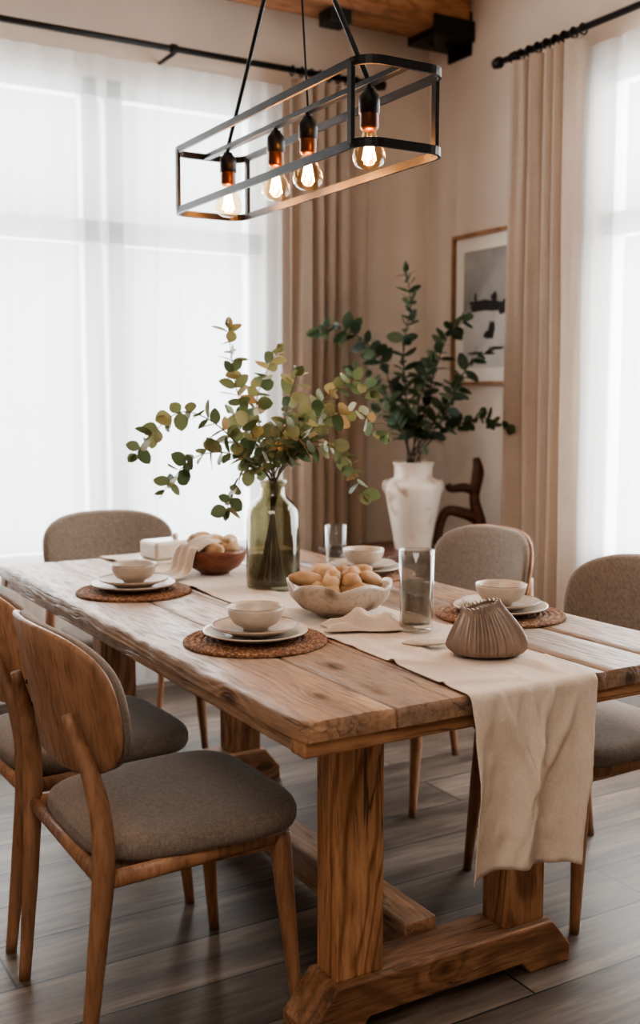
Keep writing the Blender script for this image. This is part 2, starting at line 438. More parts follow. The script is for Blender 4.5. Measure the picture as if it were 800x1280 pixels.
def window(name,axis,a0,a1,c,mulls,transoms):
    root=empty(name)
    def bx(n,p0,p1,q0,q1,d0=-.035,d1=.035):
        if axis=='X': box(n,(p0,p1,c+d0,c+d1,q0,q1),M_white,root,.004)
        else: box(n,(c+d0,c+d1,p0,p1,q0,q1),M_white,root,.004)
    w=.08
    bx('jamb_a',a0,a0+w,WZ0,WZ1); bx('jamb_b',a1-w,a1,WZ0,WZ1)
    bx('head',a0,a1,WZ1-w,WZ1); bx('bottom_rail',a0,a1,WZ0,WZ0+w)
    for i,(m,mw) in enumerate(mulls): bx('mullion_%d'%(i+1),m-mw/2,m+mw/2,WZ0,WZ1)
    for i,z in enumerate(transoms): bx('transom_%d'%(i+1),a0,a1,z-.05,z+.05)
    if axis=='X': box('glass',(a0+.02,a1-.02,c-.004,c+.004,WZ0+.02,WZ1-.02),thin,root)
    else: box('glass',(c-.004,c+.004,a0+.02,a1-.02,WZ0+.02,WZ1-.02),thin,root)
window('window_1','X',WX0,WX1,YW+.07,[(1.58,.075),(1.69,.075),(.86,.08)],[2.03])
window('window_2','Y',RY0,RY1,XR+.07,[(2.36,.12)],[2.03])
box('trim_1',(WX0-.04,WX1+.04,YW-.05,YW+.03,WZ0-.03,WZ0),M_white,None,.005)
box('trim_2',(XR-.05,XR+.03,RY0-.04,RY1+.04,WZ0-.03,WZ0),M_white,None,.005)
box('baseboard_back',(XL,XR,YW-.018,YW,0,.1),M_white,None,.004)
box('baseboard_right',(XR-.018,XR,YB,YW-.018,0,.1),M_white,None,.004)

# ceiling beam with iron brackets
bm=empty('ceiling_beam')
box('timber',(XL+.01,XR-.02,4.24,4.44,3.03,3.195),M_beam,bm,.012)
box('end_plate',(XR-.24,XR-.001,4.228,4.452,2.995,3.09),M_black,bm,.006)
box('wall_plate',(XR-.014,XR-.0005,4.25,4.43,2.94,3.14),M_black,bm,.004)
box('strap_block',(2.56,2.67,4.25,4.36,2.968,3.032),M_black,bm,.006)
for i in range(2):
    tube('bolt_%d'%(i+1),[(XR-.18+.1*i,4.34,3.0),(XR-.18+.1*i,4.34,2.975)],.014,M_black,bm,8)

# ------------------------------------------------------------------ curtains
def curtain(name,p0,p1,z0,z1,folds,amp,mat,nrm,parent=None,cols=None,seed=0,flare=0.0,irr=1.0):
    cols=cols or folds*22; rows=30
    p0=Vector(p0);p1=Vector(p1);n=Vector(nrm)
    v=[];f=[]
    for j in range(rows+1):
        h=j/rows; z=z0+(z1-z0)*h
        for i in range(cols+1):
            t=i/cols
            warp=t+irr*.05*math.sin(t*7+seed)+irr*.03*noise.noise(Vector((t*3,z*.45,seed)))
            ph=2*PI*folds*warp
            a=amp*(.75+.55*irr*noise.noise(Vector((t*folds*.6+seed,z*.35,1))))
            sn=math.sin(ph)
            o=a*(sn+.22*math.sin(2*ph+1.0+z*.4+seed)) + .25*amp*irr*noise.noise(Vector((t*folds*3,z*1.2,seed+2)))
            tt=t+ .35/folds/(2*PI)*math.cos(ph)
            c=.5+(tt-.5)*(1+flare*(1-h))
            pt=p0.lerp(p1,c)
            v.append((pt.x+n.x*o,pt.y+n.y*o,z))
    for j in range(rows):
        for i in range(cols):
            a=j*(cols+1)+i
            f.append((a,a+1,a+cols+2,a+cols+1))
    return make(name,v,f,mat,parent)

def rod(name,p0,p1,z,wallvec,brackets):
    root=empty(name)
    tube('pole',[(p0[0],p0[1],z),(p1[0],p1[1],z)],.014,M_black,root,12)
    d=(Vector((*p1,0))-Vector((*p0,0))).normalized()
    for k,(p,s) in enumerate(((p0,-1),(p1,1))):
        q=Vector((*p,z))
        tube('finial_%d'%(k+1),[q,q+d*s*.012,q+d*s*.02,q+d*s*.05,q+d*s*.06],[.015,.024,.026,.022,.006],M_black,root,12)
    for k,t in enumerate(brackets):
        q=Vector((*p0,z)).lerp(Vector((*p1,z)),t)
        w=Vector(wallvec)
        tube('bracket_%d'%(k+1),[q+Vector((0,0,-.02)),q+w],.009,M_black,root,8)
        tube('bracket_cup_%d'%(k+1),[q-d*.012,q+d*.012],.021,M_black,root,12)
    return root
R1=rod('curtain_rod',(-.3,4.44),(2.92,4.44),2.79,(0,.158,-.02),[.05,.68,.985])
R2=rod('curtain_rod',(3.21,3.86),(3.21,1.1),2.79,(.138,0,-.02),[.03,.6,.97])
def rings(name,p0,p1,z,n,axis,parent):
    g=Geo()
    for i in range(n):
        q=Vector((*p0,z)).lerp(Vector((*p1,z)),i/(n-1))
        pts=[]
        for k in range(14):
            a=2*PI*k/14
            if axis=='X': pts.append(q+Vector((0,math.cos(a)*.021,math.sin(a)*.021-.004)))
            else: pts.append(q+Vector((math.cos(a)*.021,0,math.sin(a)*.021-.004)))
        vv,ff=tube_geo(pts,.0045,6,True); g.add(vv,ff)
    return g.make(name,M_black,parent)
rings('rings',(2.47,4.44),(2.86,4.44),2.79,9,'X',R1)
rings('rings',(3.21,3.79),(3.21,3.36),2.79,9,'Y',R2)
curtain('linen_curtain',(2.46,4.44,0),(2.87,4.44,0),.01,2.759,5,.034,M_cur,(0,1,0),seed=3)
curtain('linen_curtain',(3.21,3.80,0),(3.21,3.37,0),.01,2.759,5,.042,M_cur2,(1,0,0),seed=8,flare=.12)
curtain('sheer_curtain',(0.0,4.525,0),(2.46,4.525,0),.04,2.74,26,.009,M_sheer,(0,1,0),seed=11,cols=360,irr=.9)
curtain('sheer_curtain',(3.29,3.48,0),(3.29,1.2,0),.04,2.74,22,.009,M_sheer,(1,0,0),seed=21,cols=300,irr=.9)

# ------------------------------------------------------------------ framed art
art=empty('framed_art',(XR,4.09,1.735))
W2,H2=.265,.365
M_fr=wood('frame_wood',srgb(118,82,58),srgb(146,106,76),srgb(164,124,92),'Z',1,.45,False,.1)
M_mat=plain('art_mat_board',srgb(218,210,200),.9,var=.02)
M_pr1=plain('print_grey',srgb(146,143,140),.9,nscale=5,var=.25)
M_pr2=plain('print_light',srgb(182,177,172),.9,nscale=9,var=.12)
M_prd=plain('print_ink',srgb(44,42,42),.9,nscale=40,var=.3)
box('frame_top',(-.03,0,-W2,W2,H2-.018,H2),M_fr,art,.002)
box('frame_bottom',(-.03,0,-W2,W2,-H2,-H2+.018),M_fr,art,.002)
box('frame_side_a',(-.03,0,-W2,-W2+.018,-H2+.018,H2-.018),M_fr,art,.002)
box('frame_side_b',(-.03,0,W2-.018,W2,-H2+.018,H2-.018),M_fr,art,.002)
box('mat_board',(-.012,-.002,-W2+.018,W2-.018,-H2+.018,H2-.018),M_mat,art)
box('print_lower',(-.0135,-.012,-.185,.185,-.28,-.01),M_pr2,art)
box('print_upper',(-.0135,-.012,-.185,.185,-.01,.28),M_pr1,art)
def blob(cy,cz,ry,rz,seed,x=-.0142,n=26):
    v=[(x,cy,cz)]
    for k in range(n):
        a=2*PI*k/n; q=1+.45*noise.noise(Vector((math.cos(a)*1.7+seed,math.sin(a)*1.7,seed)))
        v.append((x,cy+ry*q*math.cos(a),cz+rz*q*math.sin(a)))
    return v,[(0,1+k,1+(k+1)%n) for k in range(n)]
g=Geo()
for s,(cy,cz,ry,rz) in enumerate([(.0,.01,.165,.022),(.05,.022,.09,.022),(-.12,.0,.05,.03),(-.03,-.10,.022,.040),(-.01,-.125,.035,.018),(-.07,-.19,.06,.007),(.08,-.21,.06,.006),(-.05,.045,.02,.03),(.09,.045,.012,.03)]):
    vv,ff=blob(cy,cz,ry,rz,s*3.1,x=-.0142-.0001*s); g.add(vv,ff)
g.make('print_shapes',M_prd,art,smooth=False)

# ------------------------------------------------------------------ table
tb=empty('dining_table')
TX0,TX1,TY0,TY1,TZ=.87,1.92,1.53,3.56,.76
widths=[.19,.165,.18,.165,.17,.18]
x=TX0
def plank(name,x0,x1,seed,edge=0):
    ny=90; nx=6; v=[];f=[]
    z0,z1=TZ-.036,TZ
    y0s=TY0+.006*noise.noise(Vector((seed*2.3,0,0)))
    ys=[y0s+(TY1-y0s)*j/ny for j in range(ny+1)]
    ys=[y0s,y0s+.003]+ys[1:]; ny=len(ys)-1
    sect=[(-1,z0),(-1,z1-.010),(-.985,z1-.004),(-.95,z1-.0008)]+[(-.95+1.9*k/nx,z1) for k in range(1,nx)]+[(.95,z1-.0008),(.985,z1-.004),(1,z1-.010),(1,z0)]
    ns=len(sect)
    for j,y in enumerate(ys):
        wl=.0016*noise.noise(Vector((seed*3,y*7,0))); wr=.0016*noise.noise(Vector((seed*5+9,y*7,0)))
        if edge==-1: wl=.008*noise.noise(Vector((1,y*5,0)))+.005*noise.noise(Vector((1,y*18,4)))
        if edge==1: wr=.006*noise.noise(Vector((2,y*5,0)))
        endd=min(j,ny-j); drop=.006 if endd==0 else 0
        for (sx,z) in sect:
            xx=(x0+x1)/2+sx*(x1-x0)/2*.983
            xx+= wl if sx<0 else wr
            dz=0 if z==z0 else -drop+.0012*noise.noise(Vector((xx*14,y*3,seed)))
            if edge==-1 and sx<=-.95 and z!=z0: dz-=max(0,.010*noise.noise(Vector((5,y*11,1))))
            v.append((xx,y,z+dz))
    for j in range(ny):
        for k in range(ns-1):
            a=j*ns+k; f.append((a,a+1,a+ns+1,a+ns))
        f.append((j*ns+ns-1,j*ns,(j+1)*ns,(j+1)*ns+ns-1))
    f.append(tuple(range(ns))); f.append(tuple(reversed([ny*ns+k for k in range(ns)])))
    ob=make(name,v,f,M_table,tb,smooth=True)
    recalc(ob)
    m=ob.modifiers.new('es','EDGE_SPLIT'); m.split_angle=math.radians(50)
    return ob
for i,w in enumerate(widths):
    plank('top_board_%d'%(i+1),x,x+w,i+1,-1 if i==0 else (1 if i==len(widths)-1 else 0)); x+=w
zb=TZ-.036
M_sub=plain('dark_seam_shade',srgb(44,30,22),.9)  # near-black colour stands in for the shade inside the board gaps
xs=TX0
for i,w in enumerate(widths[:-1]):
    xs+=w; box('seam_shade_strip_%d'%(i+1),(xs-.0045,xs+.0045,TY0+.008,TY1-.004,TZ-.030,TZ-.012),M_sub,tb)  # added dark strips fill the gaps so the seams look shaded
box('end_batten_near',(TX0+.006,TX1-.006,TY0+.010,TY0+.06,zb-.03,zb-.0005),M_tabx,tb,.004)
box('end_batten_far',(TX0+.006,TX1-.006,TY1-.06,TY1-.006,zb-.03,zb-.0005),M_tabx,tb,.004)
box('side_rail_a',(TX0+.010,TX0+.055,TY0+.06,TY1-.06,zb-.03,zb-.0005),M_table,tb,.004)
box('side_rail_b',(TX1-.055,TX1-.010,TY0+.06,TY1-.06,zb-.03,zb-.0005),M_table,tb,.004)
LX=[(1.095,1.21),(1.54,1.655)]
for t,(y0,y1) in enumerate([(1.79,1.875),(3.21,3.295)]):
    for k,(a,b) in enumerate(LX):
        box('leg_%d'%(t*2+k+1),(a,b,y0,y1,.108,.646),M_tabz,tb,.006)
    box('head_beam_%d'%(t+1),(1.03,1.72,y0-.005,y1+.005,.646,zb-.0),M_tabx,tb,.005)
    prof=[(1.02,0),(1.02,.03),(1.085,.11),(1.665,.11),(1.72,.04),(1.72,0),(1.60,0),(1.575,.028),(1.165,.028),(1.14,0)]
    extrude_poly('foot_%d'%(t+1),prof,'Y',y0-.02,y1+.012,M_tabx,tb,.005)
box('stretcher',(1.33,1.42,1.887,3.19,.045,.135),M_table,tb,.006)

# ------------------------------------------------------------------ chairs
def superpt(a,n):
    c,s=math.cos(a),math.sin(a)
    return (abs(c)**(2/n)*(1 if c>=0 else -1), abs(s)**(2/n)*(1 if s>=0 else -1))
def pad_surface(fn, n_exp, ring=56, layers=None):
    v=[];f=[]
    L=layers
    v.append(fn(0,0,L[0][1]))
    for (s,h) in L:
        for k in range(ring):
            a=2*PI*k/ring; u,w=superpt(a,n_exp); v.append(fn(u*s,w*s,h))
    v.append(fn(0,0,L[-1][1]))
    for k in range(ring): f.append((0,1+(k+1)%ring,1+k))
    for i in range(len(L)-1):
        for k in range(ring):
            k2=(k+1)%ring; a=1+i*ring
            f.append((a+k,a+k2,a+ring+k2,a+ring+k))
    e=len(v)-1; a=1+(len(L)-1)*ring
    for k in range(ring): f.append((a+k,a+(k+1)%ring,e))
    return v,f
def build_chair(root):
    P=[]
    def sf(u,w,h):
        wid=.237+.012*u
        crown=.010*(1-u*u)*(1-w*w) if h>.5 else 0
        return (.035+.235*u, wid*w, .408+.050*h+crown+(0 if h<.5 else .004*u))
    lay=[(.3,0),(.7,0),(.93,0),(.98,.12),(1.0,.35),(1.0,.6),(.985,.8),(.95,.93),(.88,.985),(.75,1),(.5,1),(.25,1)]
    v,f=pad_surface(sf,4.0,64,lay); P.append(make('seat_cushion',v,f,M_seat,root))
    def ff(u,w,h): return (.02+.21*u,(.20+.012*u)*w,.368+.04*h)
    v,f=pad_surface(ff,7,48,[(.4,0),(.97,0),(1,.1),(1,1),(.5,1)]); P.append(make('seat_frame',v,f,M_chw,root))
    for k,s in enumerate((-1,1)):
        pts=catmull([(.205,s*.19,.398),(.215,s*.198,.25),(.236,s*.21,0)],6)
        P.append(tube('front_leg_%d'%(k+1),pts,[.023,.020,.012],M_chw,root,14))
        pts=catmull([(-.232,s*.212,0),(-.208,s*.226,.25),(-.195,s*.238,.44),(-.202,s*.222,.57),(-.240,s*.180,.715)],7)
        P.append(tube('back_leg_%d'%(k+1),pts,[.013,.019,.023,.020,.012],M_chw,root,14,flat=.8,up=(1,0,0)))
    P.append(tube('rear_rail',[(-.195,-.232,.398),(-.195,.232,.398)],.018,M_chw,root,12,flat=.7))
    for k,s in enumerate((-1,1)):
        P.append(tube('side_rail_%d'%(k+1),[(-.195,s*.234,.398),(.205,s*.195,.393)],.018,M_chw,root,12,flat=.7))
    ZB0,ZB1=.572,.858
    def bf(off):
        def g(u,w,h):
            z=(ZB0+ZB1)/2+(ZB1-ZB0)/2*w + .010*(1-u*u)*(1 if w>0 else .3)*abs(w)
            wid=.266-.014*(w<0)*abs(w)
            y=wid*u
            xx=-.220-(z-.60)*.18+1.05*y*y
            t=off+h
            return (xx+t, y*(1-.25*t), z)
        return g
    def sh(u,w,h): return bf(-.008)(u,w,h*.014)
    v,f=pad_surface(sh,3.4,64,[(.3,0),(.7,0),(.96,0),(.995,.25),(1,.5),(.995,.8),(.97,1),(.6,1),(.3,1)]); P.append(make('backrest_shell',v,f,M_chwy,root))
    def pd(u,w,h): return bf(.005)(u,w,h*.028)
    v,f=pad_surface(pd,3.4,64,[(.3,0),(.7,0),(.955,0),(.985,.2),(.985,.5),(.965,.8),(.92,.97),(.8,1.04),(.55,1.08),(.28,1.1)]); P.append(make('backrest_pad',v,f,M_seat,root))
    g=Geo()
    for s in (-1,1):
        for z in (.65,.70):
            y=s*.150; xx=-.220-(z-.60)*.18+1.05*y*y-.008
            vv,ff2=tube_geo([(xx+.002,y,z),(xx-.004,y,z)],.005,10)
            g.add(vv,ff2)
    P.append(g.make('shell_screws',M_black,root))
    return P
CH=[((.832,2.118),math.radians(0)),((.830,2.69),math.radians(2)),((2.055,2.07),math.radians(180)),((2.15,2.87),math.radians(178)),((1.41,3.83),math.radians(-90))]
first=None
for i,((cx,cy),rz) in enumerate(CH):
    r=empty('dining_chair',(cx,cy,0),rz)
    if first is None: first=build_chair(r)
    else:
        for p in first: inst(p,r)

# ------------------------------------------------------------------ table runner
def runner():
    path=[]
    zt=TZ+.0022
    def addseg(p,q,n):
        for i in range(n): 
            t=i/n; path.append((p[0]+(q[0]-p[0])*t,p[1]+(q[1]-p[1])*t))
    addseg((TY1+.010,.56),(TY1+.010,zt-.012),14)
    for k in range(6):
        a=k/6*PI/2; path.append((TY1-.002+.012*math.cos(a),zt-.012+.012*math.sin(a)))
    addseg((TY1-.002,zt),(TY0+.002,zt),180)
    for k in range(6):
        a=k/6*PI/2; path.append((TY0+.002-.013*math.sin(a),zt-.013+.013*math.cos(a)))
    addseg((TY0-.011,zt-.013),(TY0-.011,.415),60); path.append((TY0-.011,.41))
    nx=80; x0,x1=1.214,1.530
    v=[];f=[]
    for j,(y,z) in enumerate(path):
        for i in range(nx+1):
            t=i/nx
            q=(y-TY0)
            sway=.010*math.sin(q*2.1)+.004*math.sin(q*5.3)+.014*min(1,max(0,q)/.5)
            xx=x0+(x1-x0)*t+sway*(1 if TY0<y else 0)
            yy,zz=y,z
            if TY0<y<TY1:
                w=noise.noise(Vector((xx*9,y*4.5,2)))+.5*noise.noise(Vector((xx*22,y*13,5)))
                fade=min(1,(y-TY0)/.03)
                zz+=max(0,w-.12)*.014*fade
                for (yc,sl,hh,ww,fr) in ((1.60,.5,.014,.013,9),(1.69,-.7,.011,.012,2),(1.90,.8,.009,.012,5),(1.565,-.3,.008,.009,7),(2.02,-.5,.007,.012,3)):
                    zz+=fade*hh*math.exp(-((y-yc-sl*(t-.5)*.3)/ww)**2)*max(0,math.sin(t*4+fr))
            elif y<=TY0:
                d=(zt-z)/.35
                e=min(1,d*2.2)
                ph=t*2*PI*2.3+.9+.9*d
                sw=(.5+.5*math.sin(ph))**1.6
                sw2=.5+.5*math.sin(t*2*PI*5.1+2+1.8*d)
                yy-= .003*min(1,d*6)+ e**1.2*(.028*sw+.007*sw2*d+.002)
                for (a0,sl,hh) in ((.20,.45,.010),(.62,-.35,.009),(.85,-.5,.008),(.42,.25,.007)):
                    yy-= hh*math.exp(-((t-a0-sl*d)/.03)**2)*math.sin(min(1,d*1.6)*PI*.8+.2)
                yy-= max(0,.008*noise.noise(Vector((t*5,z*9,3))))+max(0,.005*noise.noise(Vector((t*14,z*22,7))))
                xx+= -.020*d-.020*d*(t-.5)+e*.012*math.cos(ph)
                zz+= .010*d*math.sin(t*PI*1.3+.5)
            else:
                d=(zt-z)/.2; yy+=d*.015*(1+math.sin(t*9))
            v.append((xx,yy,zz))
    for j in range(len(path)-1):
        for i in range(nx):
            a=j*(nx+1)+i; f.append((a,a+nx+1,a+nx+2,a+1))
    ob=make('table_runner',v,f,M_run)
    m=ob.modifiers.new('s','SOLIDIFY'); m.thickness=.0016; m.offset=1
    return ob
runner()

def napkin(name,cx,cy,z,wx,wy,rot,h,seed,mat=M_nap,parent=None):
    n=44; v=[];f=[]
    for j in range(n+1):
        for i in range(n+1):
            u,w=i/n*2-1,j/n*2-1
            fx=u*wx/2*(1+.18*noise.noise(Vector((u,w*1.5,seed)))) ; fy=w*wy/2*(1+.35*noise.noise(Vector((u*1.5,w,seed+3))))
            rid=abs(math.sin(u*3.3+w*2.0*math.sin(seed)+seed+1.6*noise.noise(Vector((u*1.5,w*1.5,seed)))))
            zz=h*rid*(1-max(abs(u),abs(w))**3)*(.6+.6*noise.noise(Vector((u*2,w*2,seed+8))))
            v.append((fx,fy,max(0.0,zz)+.002))
    for j in range(n):
        for i in range(n):
            a=j*(n+1)+i; f.append((a,a+1,a+n+2,a+n+1))
    ob=make(name,v,f,mat,parent,True,(cx,cy,z)); ob.rotation_euler=(0,0,rot)
    m=ob.modifiers.new('s','SOLIDIFY'); m.thickness=.0018
    return ob
napkin('linen_napkin',1.365,2.085,TZ+.008,.21,.085,math.radians(-25),.055,2.0)

# ------------------------------------------------------------------ place settings
def mat_disc(parent):
    R=.162; nr=66; ns=180; v=[(0,0,.004)];f=[]
    for j in range(1,nr+1):
        r=R*j/nr; ridge=abs(math.sin(PI*j/nr*11))
        for k in range(ns):
            a=2*PI*k/ns; br=math.sin(a*60+ (j//6)*1.6)
            edge=(.0018*br if j==nr else 0)
            v.append(((r+edge)*math.cos(a),(r+edge)*math.sin(a),.0035+.0035*ridge+.0012*br*ridge if j<nr else .002))
    for k in range(ns): v.append((R*math.cos(2*PI*k/ns),R*math.sin(2*PI*k/ns),0))
    for k in range(ns): f.append((0,1+k,1+(k+1)%ns))
    for j in range(nr):
        for k in range(ns):
            k2=(k+1)%ns; a=1+j*ns; f.append((a+k,a+ns+k,a+ns+k2,a+k2))
    return make('woven_mat',v,f,M_jute,parent)
def plate(parent,name,r,z,mat):
    p=[(0,z),(r*.6,z),(r*.63,z+.003),(r*.96,z+.014),(r,z+.017),(r*.995,z+.0195),(r*.95,z+.018),(r*.62,z+.0075),(r*.55,z+.006),(0,z+.006)]
    return lathe(name,p,mat,parent,64,fn=lambda rr,zz,a,t:(rr*(1+.004*math.sin(3*a)*(rr>r*.5)),zz))
def bowl(parent,name,r,h,z,mat,seg=56,wob=0,lob=7):
    out=[(0,z),(r*.45,z),(r*.47,z+.004),(r*.50,z+.006),(r*.76,z+h*.28),(r*.94,z+h*.6),(r*.995,z+h*.88),(r,z+h),(r*.975,z+h+.001),(r*.95,z+h*.88),(r*.88,z+h*.6),(r*.70,z+h*.3),(r*.4,z+h*.14),(0,z+h*.1)]
    fn=(lambda rr,zz,a,t:(rr*(1+wob*math.sin(lob*a)*(zz-z)/h),zz+(wob*.35*abs(math.sin(lob*a/2))*(zz-z)/h if zz>z+h*.8 else 0))) if wob else None
    return lathe(name,out,mat,parent,seg,fn=fn)
setparts=None
for (px,py) in [(1.084,2.125),(1.075,2.86),(1.75,2.075),(1.80,2.79)]:
    r=empty('place_setting',(px,py,TZ+.0016),random.random()*.4)
    if setparts is None:
        setparts=[mat_disc(r),plate(r,'dinner_plate',.118,.0085,M_cer),plate(r,'salad_plate',.098,.020,M_cerb),bowl(r,'soup_bowl',.064,.052,.0275,M_cer)]
        g=Geo(); pts=[(.0965*math.cos(2*PI*k/64),.0965*math.sin(2*PI*k/64),.0395) for k in range(64)]
        vv,ff=tube_geo(pts,.0010,5,True); g.add(vv,ff)
        pts=[(.0633*math.cos(2*PI*k/64),.0633*math.sin(2*PI*k/64),.0798) for k in range(64)]
        vv,ff=tube_geo(pts,.0010,5,True); g.add(vv,ff)
        setparts.append(g.make('brown_rim_line',M_shell,r))
    else:
        for p in setparts: inst(p,r)

# ------------------------------------------------------------------ bowls of bread
def lumps(items,seed=0):
    g=Geo()
    for (cx,cy,cz,a,b,c,rz,ry) in items:
        R=Matrix.Rotation(rz,3,'Z')@Matrix.Rotation(ry,3,'Y')
        n1,n2=14,22; v=[];f=[]
        for i in range(n1+1):
            th=PI*i/n1
            for k in range(n2):
                ph=2*PI*k/n2
                d=Vector((math.sin(th)*math.cos(ph),math.sin(th)*math.sin(ph),math.cos(th)))
                q=1+.14*noise.noise(d*1.6+Vector((cx*50,cy*50,seed)))
                v.append(R@Vector((d.x*a*q,d.y*b*q,d.z*c*q))+Vector((cx,cy,cz)))
        for i in range(n1):
            for k in range(n2):
                k2=(k+1)%n2; f.append((i*n2+k,(i+1)*n2+k,(i+1)*n2+k2,i*n2+k2))
        g.add(v,f)
    return g
B1=empty('bread_bowl',(1.395,2.275,TZ+.0065))
bowl(B1,'ceramic_bowl',.129,.074,0,M_spk,96,wob=.045,lob=6)
it=[]
random.seed(5)
for k in range(7):
    a=2*PI*k/7+.2
    it.append((.068*math.cos(a),.068*math.sin(a),.070,random.uniform(.036,.046),.024,.022,a+random.uniform(.6,1.8),random.uniform(-.25,.25)))
for k in range(4):
    a=2*PI*k/4+.6
    it.append((.035*math.cos(a),.035*math.sin(a),.092+.006*(k%2),random.uniform(.03,.045),.025,.024,a+random.uniform(0,2),random.uniform(-.3,.3)))
def cl(l,d,z,a,b,c,rz,ry):
    return (.8616*l+.5075*d,-.5075*l+.8616*d,z,a,b,c,rz,ry)
it+=[cl(-.080,-.03,.092,.046,.022,.020,-.5,.15),cl(.080,-.02,.090,.042,.021,.020,.3,.45),cl(.03,-.055,.090,.026,.024,.023,.4,0),cl(-.02,-.06,.088,.030,.024,.022,1.0,0),cl(.05,.02,.100,.040,.022,.02,-1.1,-.3)]
lumps(it,1).make('bread_rolls',M_bread,B1)
B2=empty('wooden_bread_bowl',(1.40,3.02,TZ+.0065))
bowl(B2,'wooden_bowl',.100,.075,0,M_bowlw,56)
it=[]
for k in range(6):
    a=2*PI*k/6; it.append((.052*math.cos(a),.052*math.sin(a),.078,.038,.026,.024,a+1,0))
it+=[(0,0,.095,.045,.03,.026,.3,0),(-.05,.03,.10,.04,.026,.022,1.5,0),(.04,-.02,.10,.04,.025,.02,.9,0),(-.02,.05,.105,.035,.024,.02,.2,0)]
lumps(it,2).make('bread_rolls',M_bread,B2)
def drape():
    v=[];f=[];n=24
    prof=[(-.0,.115),(-.04,.118),(-.075,.105),(-.102,.083),(-.114,.055),(-.125,.02),(-.15,.008),(-.21,.006)]
    cp=[(p.x,p.z) for p in catmull([(a,0,b) for a,b in prof],4)]
    for (px,pz) in cp:
        for i in range(n+1):
            t=i/n*2-1
            v.append((px-.006*math.sin(t*9),t*.045*(1+.8*max(0,-px-.08)*6),pz+.006*abs(math.sin(t*7))-.02*abs(t)*(1 if px>-.09 else 0)))
    m=len(v)//(n+1)
    for j in range(m-1):
        for i in range(n):
            a=j*(n+1)+i; f.append((a,a+1,a+n+2,a+n+1))
    ob=make('draped_napkin',v,f,M_nap,B2); ob.rotation_euler=(0,0,math.radians(8))
    s=ob.modifiers.new('s','SOLIDIFY'); s.thickness=.002
drape()
bd=empty('butter_dish',(1.395,3.32,TZ+.0065),.15)
box('base_tray',(-.12,.12,-.065,.065,0,.014),M_cer,bd,.005)
box('lid',(-.105,.105,-.055,.055,.0135,.074),M_cer,bd,.010)
lathe('knob',[(0,.072),(.008,.074),(.012,.084),(.008,.092),(0,.093)],M_cer,bd,16)

# ------------------------------------------------------------------ glasses
def tumbler(name,x,y,r,h,water):
    e=empty(name,(x,y,TZ+.0065 if 1.22<x<1.56 else TZ+.0015))
    p=[(0,0),(r*.9,0),(r*.93,.004),(r,h),(r-.0012,h+.0012),(r-.0025,h+.0004),(r*.93-.003,.016),(0,.014)]
    lathe('glass_wall',p,M_glass,e,40)
    if water: lathe('water',[(0,.015),(r*.9-.003,.017),(r*.9+ (r*.07)*water/h-.0032,water),(0,water)],M_water,e,40)
    pts=[((r-.001)*math.cos(2*PI*k/40),(r-.001)*math.sin(2*PI*k/40),h+.0005) for k in range(40)]
    tube('rim',pts,.0016,M_glass,e,8,True)
    return e
tumbler('water_glass',1.45,2.02,.041,.187,.115)
tumbler('water_glass',1.865,3.06,.036,.12,.05)

# ------------------------------------------------------------------ ribbed shell vessel
def shell():
    ns=240; prof=[(.0,.0),(.056,.0),(.068,.006),(.072,.018),(.067,.038),(.056,.062),(.045,.082),(.038,.094),(.036,.102),(.031,.100),(.030,.09),(.0,.07)]
    def fn(r,z,a,t):
        rib=1-abs(math.sin(a*11))*2
        amp=.075*min(1,max(0,(z)/.02)) if t<.8 else 0
        ell=1+.14*math.cos(2*a)
        return r*ell*(1+amp*rib), z*(1+.08*math.cos(a))+(.003*rib if .6<t<.8 else 0)
    P=catmull([(r,0,z) for r,z in prof],4)
    ob=lathe('ribbed_shell_vessel',[(max(0,p.x),max(0,p.z)) for p in P],M_shell,None,ns,(1.437,1.745,TZ+.010),fn)
    for v in ob.data.vertices:
        h=v.co.z/.1
        v.co.x-=.016*h*h*.86; v.co.y+=.016*h*h*.5
    ob.rotation_euler=(0,0,-.53)
shell()
sp=Geo()
pts=catmull([(-.06,0,.004),(-.03,0,.004),(.01,0,.004),(.05,0,.005)],6)
v,f=tube_geo(pts,[.005,.024,.026,.022,.006],20,up=(0,1,0),flat=.2)
sp.add(v,f)
so=sp.make('pebble_spoon_rest',M_cerb,None,(1.375,1.865,TZ+.012)); so.rotation_euler=(0,0,-.45)

